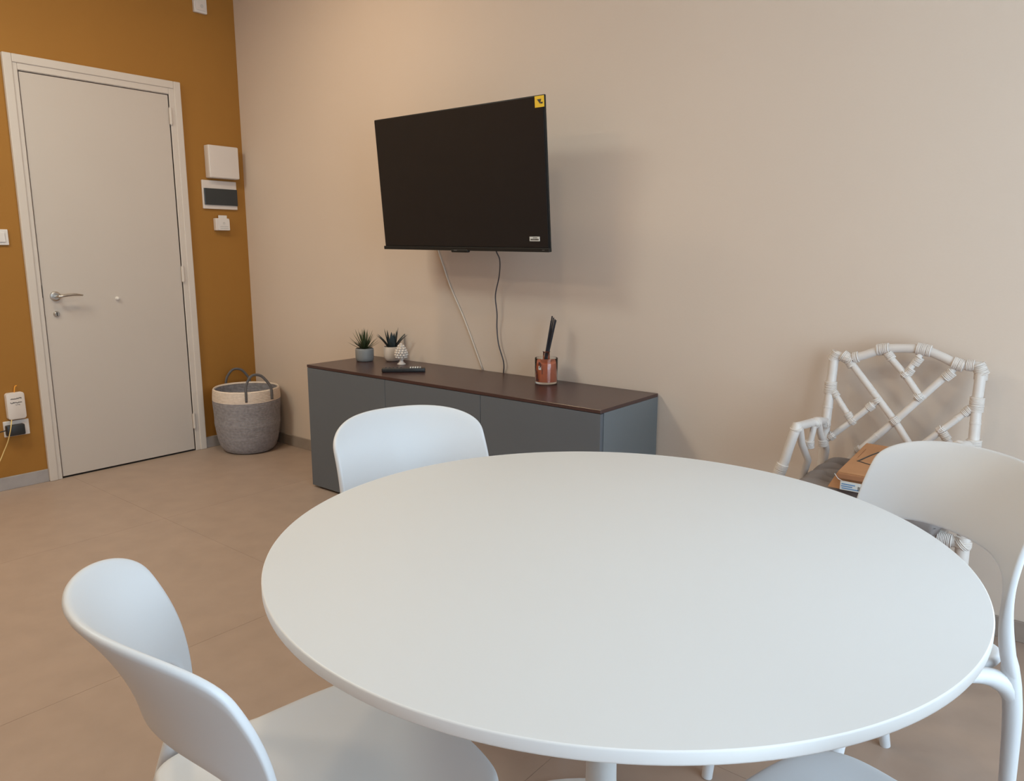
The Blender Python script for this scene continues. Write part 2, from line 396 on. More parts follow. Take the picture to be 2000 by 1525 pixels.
bm = bmesh.new(); box(bm, (-.026, -.0086, -HH - .002), (-.008, -.0078, -HH + .001)); obj('maker_mark', bm, 'strap', t)
bm = bmesh.new(); box(bm, (.452, -.0068, -HH + .005), (.464, -.0060, -HH + .007)); obj('small_print', bm, 'strap', t)
lb = obj('energy_label', bx((.441, -.0012, .250), (.484, .0002, .291)), 'yellow', t, label='yellow corner sticker')
bm = bmesh.new()
vsx = [bm.verts.new(p) for p in ((.452, -.0018, .279), (.472, -.0018, .279), (.4655, -.0018, .262))]; bm.faces.new(vsx)
r_ = bmesh.ops.extrude_face_region(bm, geom=bm.faces[:]); bmesh.ops.translate(bm, vec=(0, .0006, 0), verts=[v for v in r_['geom'] if isinstance(v, bmesh.types.BMVert)])
obj('printed_triangle', bm, 'ink', lb)
bm = bmesh.new(); box(bm, (.468, -.0018, .262), (.478, -.0012, .268)); obj('printed_spot', bm, 'ink', lb)
lb = obj('price_label', bx((.388, -.0010, -.254), (.438, .0002, -.236)), 'paper', t, label='small white sticker with dark print')
bm = bmesh.new()
x = .393
while x < .432:
    wd = random.uniform(.002, .005); box(bm, (x, -.0015, -.2505), (min(x + wd, .433), -.0009, -.2445)); x += wd + .0012
x = .405
while x < .425: box(bm, (x, -.0015, -.2420), (x + .003, -.0009, -.2390)); x += .0045
obj('printed_lines', bm, 'ink', lb)
bm = bmesh.new()
box(bm, (-.12, .075, -.16), (-.09, .085, .04)); box(bm, (.09, .075, -.16), (.12, .085, .04)); box(bm, (-.12, .085, -.07), (.12, .095, -.05))
obj('mount_bracket', bm, 'blackp', t)
bm = bmesh.new(); tube(bm, [(0, .09, -.06), (.14, .18, -.06)], .012, 8, 1); tube(bm, [(.14, .18, -.06), (0, .275, -.045)], .012, 8, 1); box(bm, (-.05, .268, -.10), (.05, .280, .04))
obj('mount_arm', bm, 'blackp', t)
tv_ = t
# cables
bm = bmesh.new()
P = [Vector(p) for p in ((1.700, -.008, 1.26), (1.732, -.006, 1.184), (1.793, -.006, 1.053), (1.878, -.006, .909), (1.945, -.006, .777), (2.004, -.006, .655))]
tube(bm, P, .0042, 8, 4)
tag(obj('cable_trunking', bm, 'cordw', None, True), 'thin cream cable running diagonally down the wall behind the sideboard', 'cable')
bm = bmesh.new()
tube(bm, [(2.300, -.245, 1.275), (2.300, -.250, 1.232), (2.270, -.19, 1.189), (2.165, -.07, 1.114), (2.117, -.04, 1.024), (2.118, -.03, .939), (2.109, -.02, .869), (2.119, -.02, .792), (2.150, -.02, .708), (2.138, -.006, .650)], .0030, 8, 8)
o = obj('power_cord', bm, 'cordb', None, True, 'dark power cord'); o.parent = tv_; o.matrix_parent_inverse = tv_.matrix_basis.inverted()

# ------------------------------------------------------------------ things on the sideboard
ZT = SH + .0005
t = thing('potted_succulent', 'spiky green succulent in a grey ceramic pot', 'plant', (1.318, -.172, ZT))
bm = bmesh.new(); lathe(bm, [(0, 0), (.040, 0), (.045, .004), (.048, .018), (.0485, .058), (.047, .066), (.045, .068), (.043, .066), (.043, .056), (0, .056)], 40)
obj('pot', bm, 'potgrey', t, True, angle=50)
bm = bmesh.new(); lathe(bm, [(0, .057), (.0425, .057), (.0425, .059), (0, .062)], 24); obj('soil', bm, 'soil', t)
def blade(bm, az, el, L, w, curl=0.0, base=(0, 0, 0), cup=.25, n=6):
    rt = Vector((-math.sin(az), math.cos(az), 0)); prev = None; p = Vector(base); e = el
    for i in range(n + 1):
        f_ = i / n; wd = w * (1 - f_) ** .7 * (0.55 + 1.4 * f_ if f_ < .35 else 1.04) if i < n else 0
        dr = Vector((math.cos(az) * math.cos(e), math.sin(az) * math.cos(e), math.sin(e))); up = rt.cross(dr)
        if i < n: cur = [bm.verts.new(p - rt * wd - up * 0), bm.verts.new(p - up * cup * wd * -1.0 + up * -cup * wd * 2), bm.verts.new(p + rt * wd)]
        else: cur = [bm.verts.new(p)]
        if prev:
            if i < n:
                bm.faces.new((prev[0], prev[1], cur[1], cur[0])); bm.faces.new((prev[1], prev[2], cur[2], cur[1])); bm.faces.new((prev[2], prev[0], cur[0], cur[2]))
            else:
                for a_, b__ in ((0, 1), (1, 2), (2, 0)): bm.faces.new((prev[a_], prev[b__], cur[0]))
        prev = cur; p = p + dr * (L / n); e += curl / n
for lay, (n, el, L) in enumerate(((13, 22, .078), (13, 38, .088), (11, 55, .092), (8, 70, .09), (5, 82, .088))):
    for i in range(n):
        bm = bmesh.new(); blade(bm, 2 * math.pi * (i + .5 * (lay % 2)) / n + random.uniform(-.15, .15), R(el + random.uniform(-6, 6)), L * random.uniform(1.05, 1.38), .0058, R(12), (0, 0, .058))
        obj('leaf', bm, 'leafg', t)
t = thing('potted_aloe', 'dark broad-leaved aloe in a round white pot', 'plant', (1.430, -.078, ZT))
bm = bmesh.new(); lathe(bm, [(0, 0), (.028, 0), (.036, .005), (.043, .020), (.0465, .038), (.046, .060), (.0445, .076), (.042, .077), (.041, .070), (.041, .062), (0, .062)], 40)
obj('pot', bm, 'potwhite', t, True, angle=50)
bm = bmesh.new(); lathe(bm, [(0, .063), (.0405, .063), (.0405, .065), (0, .068)], 24); obj('soil', bm, 'soil', t)
CA = math.atan2(-2.57, 3.09)
for az, el, L, w_, cu in ((58, 56, .116, .017, -26), (302, 56, .116, .017, -26), (118, 58, .110, .017, -24), (242, 58, .106, .017, -24), (75, 78, .118, .020, 3), (262, 76, .112, .021, 3), (0, 74, .085, .022, 10), (180, 72, .09, .020, 5), (120, 80, .100, .018, 0), (300, 82, .104, .019, 2), (30, 84, .088, .018, 0), (330, 62, .062, .018, 20)):
    bm = bmesh.new(); blade(bm, CA + R(az), R(el), L * 1.02, w_, R(cu), (.014 * math.cos(CA + R(az)), .014 * math.sin(CA + R(az)), .062), .35, 7); obj('leaf', bm, 'leafd', t)
t = thing('ceramic_pine_cone', 'small glazed white ceramic pine cone on a foot', 'ornament', (1.565, -.138, ZT))
bm = bmesh.new(); lathe(bm, [(0, 0), (.021, 0), (.022, .004), (.014, .010), (.009, .018), (.011, .026), (.020, .033), (0, .036)], 32)
obj('foot', bm, 'potwhite', t, True)
bm = bmesh.new()
rows = [(.039, .025, 10), (.050, .0285, 11), (.062, .0275, 11), (.073, .024, 9), (.084, .018, 7), (.095, .011, 4), (.104, .0, 1)]
lathe(bm, [(0, .030), (.018, .032), (.025, .045), (.026, .057), (.022, .073), (.012, .092), (0, .104)], 24)
for r, (z, rr, n) in enumerate(rows):
    for i in range(n):
        a = 2 * math.pi * (i + .5 * (r % 2)) / n
        bmesh.ops.create_uvsphere(bm, u_segments=8, v_segments=6, radius=.0084, matrix=Matrix.Translation((rr * math.cos(a), rr * math.sin(a), z)) @ Matrix.Diagonal((1, 1, .8, 1)))
obj('cone_scales', bm, 'potwhite', t, True)['kind'] = 'stuff'
t = thing('remote_control', 'black remote control lying in front of the pine cone', 'remote control', (1.7585, -.304, ZT), math.atan2(.144, .149))
obj('case', bx((-.104, -.004, 0), (.104, .040, .019), .004, 3), 'blackp', t, True, angle=40)
for i in range(5):
    for j in range(3):
        bm = bmesh.new(); lathe(bm, [(0, .0035), (.0030, .0035), (.0038, .002), (.0038, 0)], 12); o = obj('button', bm, 'paper' if i < 4 else 'greyink', t); o.location = (.034 + i * .0115, .004 + j * .012, .019)
for i in range(5):
    for j in range(3):
        bm = bmesh.new(); lathe(bm, [(0, .002), (.003, .002), (.0035, 0)], 10); o = obj('button', bm, 'cordb', t); o.location = (-.085 + i * .018, .006 + j * .012, .019)
# reed diffuser
t = thing('reed_diffuser', 'glass of orange pink perfume with black reeds', 'diffuser', (2.470, -.110, ZT))
bm = bmesh.new(); lathe(bm, [(0, 0), (.046, 0), (.0500, .004), (.0510, .112), (.0500, .1135), (.0490, .112), (.0480, .010), (0, .009)], 56)
obj('tumbler', bm, 'glass', t, True, angle=50)
bm = bmesh.new(); lathe(bm, [(0, .0105), (.0465, .0105), (.0472, .014), (.0478, .090), (.0465, .0920), (0, .0920)], 48)
obj('perfume', bm, 'liquid', t, True, 'orange pink liquid', angle=50)
bm = bmesh.new(); lathe(bm, [(.030, .0925), (.024, .100), (.016, .108), (.0145, .138), (.017, .140), (.0165, .142), (.0125, .142), (.0125, .104)], 32)
obj('bottle_neck', bm, 'glass', t, True)
# camera-side direction of the glass: decoration prints placed on its outer side
ca = math.atan2(-2.62, 1.935)
def onglass(bm, a0, z0, w, h, r=.0516):
    n = 4; vs_ = []
    for i in range(n + 1):
        a = a0 + (i / n - .5) * w / r
        vs_.append((bm.verts.new((r * math.cos(a), r * math.sin(a), z0 - h / 2)), bm.verts.new((r * math.cos(a), r * math.sin(a), z0 + h / 2)),
                    bm.verts.new(((r + .0006) * math.cos(a), (r + .0006) * math.sin(a), z0 - h / 2)), bm.verts.new(((r + .0006) * math.cos(a), (r + .0006) * math.sin(a), z0 + h / 2))))
    for p_, q_ in zip(vs_, vs_[1:]):
        bm.faces.new((p_[0], q_[0], q_[1], p_[1])); bm.faces.new((p_[2], p_[3], q_[3], q_[2])); bm.faces.new((p_[1], q_[1], q_[3], p_[3])); bm.faces.new((p_[0], p_[2], q_[2], q_[0]))
for a, z, w_, h_ in ((-.62, .093, .010, .012), (-.52, .086, .006, .018), (-.95, .030, .008, .030), (-.90, .020, .016, .010), (-.35, .058, .003, .022), (-1.0, .055, .006, .014)):
    bm = bmesh.new(); onglass(bm, ca + a, z, w_, h_); obj('dark_print', bm, 'deco', t)
bm = bmesh.new(); onglass(bm, ca - .58, .074, .013, .016); obj('tiny_tag', bm, 'paper', t)
bm = bmesh.new(); onglass(bm, ca - .58, .076, .003, .007, .0523); obj('tag_mark', bm, 'ink', t)
# small pieces along the rim, seen as a frosted dotted band under the glass edge
for i in range(5):
    a = R(39) + 0
    dx = (i - 2) * .0032
    ex = Vector((math.cos(R(39.1)), math.sin(R(39.1)), 0)); ey = Vector((-math.sin(R(39.1)), math.cos(R(39.1)), 0))
    p0 = ex * (-.004 + dx * .8) + ey * (.003 * (i % 2)) + Vector((0, 0, .094)); p1 = ex * (.030 + (i - 2) * .0055) + ey * (.012 * ((i * 2) % 3 - 1)) + Vector((0, 0, .290 + .006 * ((i * 3) % 4 - 2)))
    bm = bmesh.new(); tube(bm, [p0, p1], .0030, 8, 1); obj('reed', bm, 'reed', t, True, angle=50)

# ------------------------------------------------------------------ rope basket
t = thing('rope_basket', 'round grey coiled rope basket with cream rim and two handles', 'basket', (.238, -.222, 0))
def wob(a, z): return 1 + .018 * math.cos(2 * a + .6) + .012 * math.cos(3 * a + z * 6)
BH = .393
def rb(z):
    f_ = z / BH
    return (.150 + .050 * min(1, f_ * 2.2) ** .8 + .004 * math.sin(f_ * 9)) - (.012 * (1 - min(1, f_ * 10)) ** 2) - .004 * max(0, f_ - .75) * 4
def coils(z0, z1, r_in=False):
    out = []; z = z0
    while z < z1 - .001:
        p = .0088
        for k in range(4):
            zz = z + p * k / 4; bul = math.sin(math.pi * (k / 4)) * .0030
            out.append((rb(zz) + (bul if not r_in else -.008 - bul), zz))
        z += p
    return out
bandz = BH - .070
bm = bmesh.new(); lathe(bm, [(0, .002), (.12, .002), (rb(0) - .006, .003)] + coils(.004, bandz) + [(rb(bandz) - .003, bandz)], 72, wob=wob); obj('woven_body', bm, 'rope_grey', t, True)
bm = bmesh.new(); lathe(bm, coils(bandz, BH) + [(rb(BH), BH + .002), (rb(BH) - .004, BH + .005), (rb(BH) - .008, BH + .001), (rb(BH) - .009, BH - .006)], 72, wob=wob); obj('rim_band', bm, 'rope_cream', t, True, 'cream rope rim band')
bm = bmesh.new(); lathe(bm, [(0, .010), (.12, .010)] + coils(.012, BH - .004, True), 72, wob=wob); obj('lining', bm, 'rope_grey', t, True)
def handle(a0, a1, hgt, lean):
    r = rb(BH - .03) + .004; p = []
    A0 = Vector((r * math.cos(a0), r * math.sin(a0), 0)); A1 = Vector((r * math.cos(a1), r * math.sin(a1), 0)); ln = Vector((math.cos((a0 + a1) / 2), math.sin((a0 + a1) / 2), 0)) * lean
    p = [A0 * 1.02 + Vector((0, 0, BH - .055)), A0 * 1.02 + Vector((0, 0, BH - .01)), A0 * .99 + Vector((0, 0, BH + .02)), A0.lerp(A1, .08) + ln * .5 + Vector((0, 0, BH + hgt * .55)), A0.lerp(A1, .28) + ln + Vector((0, 0, BH + hgt * .93)),
         A0.lerp(A1, .5) + ln + Vector((0, 0, BH + hgt)), A0.lerp(A1, .72) + ln * .9 + Vector((0, 0, BH + hgt * .86)), A0.lerp(A1, .92) + ln * .4 + Vector((0, 0, BH + hgt * .45)), A1 * .99 + Vector((0, 0, BH + .02)), A1 * 1.02 + Vector((0, 0, BH - .01)), A1 * 1.02 + Vector((0, 0, BH - .055))]
    bm = bmesh.new(); tube(bm, p, .0082, 10, 5, flat=(1, .7)); obj('handle', bm, 'strap', t, True)
handle(R(-32), R(13), .100, -.02)
handle(R(184), R(142), .092, .0)

# ------------------------------------------------------------------ round table
TX, TY, TR, TZ = 3.781, -1.7031, .5705, .745
t = thing('round_dining_table', 'large round white dining table on a single white column', 'table', (TX, TY, 0))
bm = bmesh.new(); lathe(bm, [(0, TZ - .016), (TR - .002, TZ - .016), (TR - .002, TZ - .0002), (TR - .0028, TZ), (0, TZ)], 200)
obj('tabletop', bm, 'tabletop', t, True, angle=50)
bm = bmesh.new(); lathe(bm, [(TR - .002, TZ - .017), (TR - .0005, TZ - .0165), (TR, TZ - .0145), (TR, TZ - .0025), (TR - .0008, TZ - .0007), (TR - .002, TZ - .0001), (TR - .002, TZ - .017)], 200)
obj('daylit_edge', bm, 'daylit_tabledge', t, True, angle=60)  # rim split off from the top to carry the painted daylight
bm = bmesh.new(); lathe(bm, [(0, .0), (.345, 0), (.350, .003), (.349, .007), (.33, .011), (.20, .016), (.09, .024), (.045, .040), (.034, .075), (.031, .15), (.0275, .32), (.0265, .70), (.0, .70)], 72)
obj('column_and_base', bm, 'metalwhite', t, True, angle=50)
bm = bmesh.new(); lathe(bm, [(0, .700), (.10, .700), (.12, .706), (.12, TZ - .0172), (0, TZ - .0172)], 48); obj('mounting_plate', bm, 'metalwhite', t)

# ------------------------------------------------------------------ moulded chairs
S = dict(w=.2158, Zt=.808, Zm=.7383, n=3.4723, m=2.5229, ws=.2197, L=-.3882, k0=1.9244, k1=-.209, lc=-1.5526, Zc=.6291, wi=.1978, e=3.8979)
def ysf(X, z): return -.21 - S['L'] * (z - .45) + (S['k0'] + S['k1'] * (z - .7)) * X * X + S['lc'] * (z - .45) ** 2
def resample(pts, n):
    L = [0]
    for a, b in zip(pts, pts[1:]): L.append(L[-1] + math.dist(a, b))
    out = []; k = 0
    for i in range(n):
        s = L[-1] * i / (n - 1)
        while k < len(L) - 2 and L[k + 1] < s: k += 1
        f_ = (s - L[k]) / max(L[k + 1] - L[k], 1e-9); out.append((pts[k][0] * (1 - f_) + pts[k + 1][0] * f_, pts[k][1] * (1 - f_) + pts[k + 1][1] * f_))
    return out
def backrest_bm():
    ZB = .43
    outer = []
    for i in range(61):
        th = math.pi / 2 * (1 - i / 60); outer.append((S['w'] * max(0, math.cos(th)) ** (2 / S['n']), S['Zm'] + (S['Zt'] - S['Zm']) * max(0, math.sin(th)) ** (2 / S['m'])))
    for i in range(1, 31):
        q = i / 30; hh = q * q * (3 - 2 * q); outer.append((S['w'] + (S['ws'] - S['w']) * hh, S['Zm'] + (ZB - S['Zm']) * q))
    outer += [(S['ws'] - .002, .41), (S['ws'] - .008, .385)]
    inner = []
    for i in range(61):
        q = i / 60; inner.append((S['wi'] * q, S['Zc'] - (S['Zc'] - .50) * (1 - (1 - q ** S['e']) ** (1 / S['e']))))
    inner.append((S['wi'] - .004, .475)); inner.append((S['wi'] - .009, ZB)); inner.append((S['wi'] - .003, .385))
    # split both halves so that panel corners correspond
    N = 70
    def half(o_, i_):
        O = resample(o_, N); I = resample(i_, N); return O, I
    # outer pieces: top/corner+side down to arch shoulder, then stile
    ko = next(i for i, p in enumerate(outer) if i > 60 and p[1] < .56); ki = next(i for i, p in enumerate(inner) if p[1] < .56 )
    O = resample(outer[:ko + 1], N) + resample(outer[ko:], 16)[1:]; I = resample(inner[:ki + 1], N) + resample(inner[ki:], 16)[1:]
    O = [(-x, z) for x, z in O[::-1]] + O[1:]; I = [(-x, z) for x, z in I[::-1]] + I[1:]
    bm = bmesh.new(); cols = []
    for (ox, oz), (ix, iz) in zip(O, I):
        wdt = math.hypot(ox - ix, oz - iz)
        def thick(z):
            q = min(1, max(0, (.63 - z) / .15)); return (.0125 + .014 * q * q * (3 - 2 * q)) * (1 - .55 * min(1, max(0, (.445 - z) / .06)))
        hr = thick((oz + iz) / 2) / 2; hr = min(hr, wdt * .48)
        ds = [0, .10 * hr, .35 * hr, hr] + [hr + (wdt - 2 * hr) * k / 9 for k in range(1, 9)] + [wdt - hr, wdt - .35 * hr, wdt - .10 * hr, wdt]
        fr, bk = [], []
        for d_ in ds:
            v = d_ / wdt; X = ox + (ix - ox) * v; Z = oz + (iz - oz) * v
            e_ = 1e-3
            nx = -(ysf(X + e_, Z) - ysf(X - e_, Z)) / (2 * e_); nz = -(ysf(X, Z + e_) - ysf(X, Z - e_)) / (2 * e_); n_ = Vector((nx, 1, nz)).normalized()
            dd = min(d_, wdt - d_); q = 1 - min(1, dd / hr); hh = thick(Z) / 2 * math.sqrt(max(0, 1 - q * q))
            hh = min(hh, max(hr, .0) if wdt < .05 else hh)
            P_ = Vector((X, ysf(X, Z), Z))
            fr.append(P_ + n_ * hh); bk.append(P_ - n_ * hh)
        loop = fr + bk[-2:0:-1]
        cols.append([bm.verts.new(p) for p in loop])
    for a, b in zip(cols, cols[1:]):
        for j in range(len(a)):
            k = (j + 1) % len(a); bm.faces.new((a[j], a[k], b[k], b[j]))
    bm.faces.new(cols[0]); bm.faces.new(cols[-1][::-1])
    bmesh.ops.remove_doubles(bm, verts=bm.verts[:], dist=1e-6)
    return bm
def seat_bm():
    bm = bmesh.new(); n = 96; ZS = .450; rings = []
    half = [(0, .276), (.10, .274), (.155, .262), (.190, .235), (.2075, .19), (.2085, .12), (.199, .03), (.188, -.05), (.179, -.12), (.160, -.160), (.12, -.172), (0, -.175)]
    cl = [Vector((x, y, 0)) for x, y in half] + [Vector((-x, y, 0)) for x, y in half[-2:0:-1]]; m_ = len(cl); out = []
    for i in range(m_):
        p0, p1, p2, p3 = cl[i - 1], cl[i], cl[(i + 1) % m_], cl[(i + 2) % m_]
        for q in range(5):
            t = q / 5; out.append(0.5 * ((2 * p1) + (p2 - p0) * t + (2 * p0 - 5 * p1 + 4 * p2 - p3) * t * t + (3 * p1 - p0 - 3 * p2 + p3) * t ** 3))
    n = len(out)
    def ol(i, s):
        p = out[i]; return p.x * s, .052 + (p.y - .052) * s
    def zt(s, Y): return ZS - .012 * (1 - s ** 3) - .012 * max(0, (Y - .20) / .08) ** 2 + .006 * max(0, (-Y - .05) / .1) * 0
    prof = [(0, 0), (.2, 0), (.4, 0), (.6, 0), (.75, 0), (.86, 0), (.93, 0), (.965, -.0006), (.985, -.0025), (.996, -.0065), (1.0, -.012), (.996, -.020), (.985, -.0245), (.96, -.025), (.90, -.020), (.6, -.014), (0, -.014)]
    for s, dz in prof:
        if s == 0: rings.append([bm.verts.new((0, .052, zt(0, .052) + dz))])
        else:
            rg = []
            for i in range(n):
                x, y = ol(i, s); rg.append(bm.verts.new((x, y, zt(min(s, 1), y) + dz)))
            rings.append(rg)
    for A_, B_ in zip(rings, rings[1:]):
        for j in range(n):
            k = (j + 1) % n
            if len(A_) == 1: bm.faces.new((A_[0], B_[j], B_[k]))
            elif len(B_) == 1: bm.faces.new((A_[j], A_[k], B_[0]))
            else: bm.faces.new((A_[j], A_[k], B_[k], B_[j]))
    return bm
def make_chair():
    t = thing('dining_chair', '', 'chair', group='white moulded dining chairs around the table')
    obj('backrest', backrest_bm(), 'plastic', t, True)
    obj('seat', seat_bm(), 'plastic', t, True)
    for s in (-1, 1):
        bm = bmesh.new(); tube(bm, [(s * .168, -.213, 0), (s * .182, -.190, .15), (s * .197, -.162, .32), (s * .2030, -.141, .40), (s * .2060, -.128, .445), (s * .2075, -.120, .48)], [.0125, .0150, .0172, .0180, .0155, .0090], 20, 8)
        obj('leg', bm, 'plastic', t, True, angle=60)
        bm = bmesh.new(); tube(bm, [(s * .180, .283, 0), (s * .186, .258, .20), (s * .187, .232, .38), (s * .178, .205, .436)], [.0125, .0150, .0180, .0150], 20, 8)
        obj('leg', bm, 'plastic', t, True, angle=60)
        bm = bmesh.new(); tube(bm, [(s * .198, -.160, .330), (s * .200, -.146, .380), (s * .1985, -.112, .414), (s * .192, -.060, .429), (s * .190, .05, .433), (s * .190, .16, .4270), (s * .187, .222, .390), (s * .187, .245, .32)],
                                   [.010, .0185, .0190, .0150, .0125, .0130, .0150, .010], 16, 8)
        obj('side_rail', bm, 'plastic', t, True, angle=60)
    return t
ch0 = make_chair()
spots = [(3.1499, -1.4742, -1.8603, 'white moulded chair between the table and the dark sideboard'),
         (4.0974, -1.1084, 2.5154, 'white moulded chair right of the table in front of the rattan armchair'),
         (3.5461, -2.1905, -.2514, 'white moulded chair nearest at lower left seen from behind'),
         (4.320, -1.850, 1.30, 'white moulded chair at lower right showing only its seat corner')]
for i, (x, y, a, lab) in enumerate(spots):
    o = ch0 if i == 0 else copy_tree(ch0)
    o.location = (x, y, 0); o.rotation_euler = (0, 0, a); o['label'] = lab

# ------------------------------------------------------------------ rattan armchair
t = thing('rattan_armchair', 'white painted rattan armchair with lattice back against the cream wall', 'armchair')
V = Vector
def pole(name, pts, r, n=1, parent=t, nodes=True):
    bm = bmesh.new(); tube(bm, pts, r, 14, n)
    if nodes:
        P = [V(p) for p in pts]
        for a, b in zip(P, P[1:]):
            L = (b - a).length
            if n == 1 and L > .12:
                m_ = a.lerp(b, .55); d_ = (b - a).normalized(); rr = r if not isinstance(r, list) else r[0]
                tube(bm, [m_ - d_ * .004, m_, m_ + d_ * .004], [rr * 1.0, rr * 1.09, rr * 1.0], 14, 1)
    return obj(name, bm, 'cane', parent, True, angle=50)
def binding(c, ax, r, turns, ps=.0042, ax2=None):
    """wraps of cane around a joint"""
    bm = bmesh.new(); c = V(c); ax = V(ax).normalized()
    ref = V((0, 1, 0)) if abs(ax.y) < .9 else V((1, 0, 0)); U = ax.cross(ref).normalized(); W = ax.cross(U)
    for k in range(turns):
        o_ = c + ax * ((k - (turns - 1) / 2) * ps); tl = random.uniform(-.05, .05)
        pts = [o_ + (U * math.cos(q) + W * math.sin(q)) * r + ax * (math.sin(q) * tl * r) for q in [i * math.pi / 6 for i in range(13)]]
        tube(bm, pts, ps * .56, 6, 1, cap=False)
    hl = ax * (turns * ps * .48); tube(bm, [c - hl, c + hl], r - .0006, 14, 1)
    if ax2 is not None:
        ax2 = V(ax2).normalized(); U2 = ax2.cross(ref).normalized(); W2 = ax2.cross(U2)
        for k in (-1, 0, 1):
            o_ = c + ax2 * (k * ps * 1.1)
            tube(bm, [o_ + (U2 * math.cos(q) + W2 * math.sin(q)) * r * 1.08 for q in [i * math.pi / 6 for i in range(13)]], ps * .5, 6, 1, cap=False)
    return obj('binding', bm, 'bind', t, True)
def bp(x, z): return V((x, -.07 - (.9 - z) * .2, z))     # point in the leaning back plane
rp = .0155
TL, TRr = bp(3.672, .884), bp(4.107, .884)
J0, J1, J2, J3 = bp(3.716, .874), bp(3.822, .913), bp(3.942, .921), bp(4.044, .884)
PLb, PRb = bp(3.680, .50), bp(4.117, .50)
pole('back_post', [TL, bp(3.673, .774), bp(3.674, .647), PLb, V((3.680, -.165, .30)), V((3.675, -.12, 0))], rp)
pole('back_post', [TRr, bp(4.108, .776), bp(4.114, .657), PRb, V((4.120, -.165, .30)), V((4.125, -.12, 0))], rp)
bm = bmesh.new(); tube(bm, [TL, J0, bp(3.76, .886), J1, bp(3.88, .921), J2, bp(4.0, .902), J3, TRr], .0145, 14, 5); obj('top_rail', bm, 'cane', t, True)
X_ = bp(3.887, .687)
off = V((0, -.006, 0))
pole('lattice_bar', [J0, X_, bp(3.985, .56), bp(4.02, .51)], .0115)
pole('lattice_bar', [J3 - off, X_ - off, bp(3.80, .585) - off, bp(3.745, .51) - off], .0115)
pole('lattice_bar', [J1, bp(3.898, .837), bp(3.952, .770)], .0110)
pole('lattice_bar', [J2, bp(3.898, .837)], .0100)
pole('lattice_bar', [bp(3.672, .775), bp(3.757, .669)], .0100)
pole('lattice_bar', [bp(3.824, .742), bp(3.757, .669), bp(3.686, .598)], .0100)
pole('lattice_bar', [bp(4.108, .770), bp(4.026, .680), bp(3.94, .585), bp(3.89, .51)], .0105)
pole('lattice_bar', [bp(4.022, .676), bp(4.06, .63), bp(4.114, .565)], .0100)
pole('seat_rail', [V((3.68, -.155, .45)), V((4.12, -.155, .45))], .0145)
pole('seat_rail', [V((3.615, -.462, .442)), V((4.158, -.462, .442))], .0150)
FL, FR = V((3.615, -.462, .442)), V((4.158, -.462, .442))
pole('seat_rail', [V((3.680, -.155, .447)), FL], .0145); pole('seat_rail', [V((4.120, -.155, .447)), FR], .0145)
pole('front_leg', [FL + V((0, 0, .02)), V((3.614, -.466, .2)), V((3.612, -.468, 0))], .018)
pole('front_leg', [FR + V((0, 0, .02)), V((4.162, -.466, .2)), V((4.164, -.468, 0))], .018)
for s_ in (-1, 1):
    def Q(x, y, z):        # left side coordinates, mirrored for the right arm
        return V((x, y, z)) if s_ < 0 else V((7.776 - x, y, z - .012))
    bm = bmesh.new(); tube(bm, [Q(3.674, -.125, .656), Q(3.676, -.22, .675), Q(3.674, -.33, .684), Q(3.671, -.41, .690)], .0140, 14, 6); obj('armrest', bm, 'cane', t, True)
    bm = bmesh.new(); tube(bm, [Q(3.671, -.405, .696), Q(3.668, -.420, .672), Q(3.655, -.424, .620), Q(3.645, -.428, .572), Q(3.628, -.440, .525), Q(3.616, -.458, .450)], .0150, 14, 6); obj('arm_post', bm, 'cane', t, True)
    pole('arm_strut', [Q(3.672, -.385, .684), Q(3.672, -.355, .625), Q(3.682, -.31, .562), Q(3.655, -.30, .452)], .0115)
    pole('arm_strut', [Q(3.690, -.30, .674), Q(3.681, -.308, .600)], .0100)
    bm = bmesh.new(); tube(bm, [Q(3.684, -.235, .672), Q(3.687, -.21, .625), Q(3.696, -.17, .575), Q(3.684, -.150, .50)], .0110, 12, 5); obj('arm_strut', bm, 'cane', t, True)
    binding(Q(3.671, -.415, .684), (0, .2, -.9), .0172, 2)
    binding(Q(3.638, -.432, .552), (-.25, -.1, -.9), .0175, 8)
    binding(Q(3.683, -.308, .615), (0, .2, -.9), .0128, 6)
    binding(Q(3.683, -.265, .678), (0, 1, 0), .0165, 6)
    binding(Q(3.676, -.145, .650), (0, 1, 0), .0170, 6, ax2=(0, 0, 1))
    binding(Q(3.690, -.195, .600), (0, .3, -.9), .0138, 6)
binding(TL + V((.002, 0, -.008)), (.5, 0, 1), .0182, 8); binding(J0, (1, 0, -.5), .0185, 9, ax2=(.2, 0, 1)); binding(bp(3.728, .856), (.6, 0, -.8), .0135, 5)
binding(J0 + V((.026, 0, .006)), (1, 0, .3), .0168, 4)
binding(J1, (1, 0, .2), .0178, 9); binding(bp(3.845, .893), (.6, 0, -.8), .0135, 6)
binding(J2, (1, 0, -.15), .0178, 10); binding(bp(3.928, .885), (.5, 0, .8), .0125, 7)
binding(J3, (1, 0, -.3), .0180, 8); binding(bp(4.022, .850), (.7, 0, .75), .0140, 7)
binding(TRr + V((-.003, 0, -.010)), (-.5, 0, 1), .0185, 9); binding(TRr + V((0, .003, -.032)), (0, 0, 1), .0175, 5); binding(TRr + V((-.03, 0, 0)), (1, 0, 0), .0165, 5)
binding(bp(3.673, .772), (0, 0, 1), .0185, 10); binding(bp(3.690, .752), (.6, 0, -.8), .0125, 6)
binding(bp(4.108, .768), (0, 0, 1), .0190, 11); binding(bp(4.086, .745), (.7, 0, .75), .0130, 6)
binding(X_, (.7, 0, -.75), .0150, 5, ax2=(.7, 0, .7)); binding(bp(3.898, .838), (.6, 0, -.8), .0135, 3, ax2=(.6, 0, .8)); binding(bp(3.910, .850), (.5, 0, .8), .0122, 5)
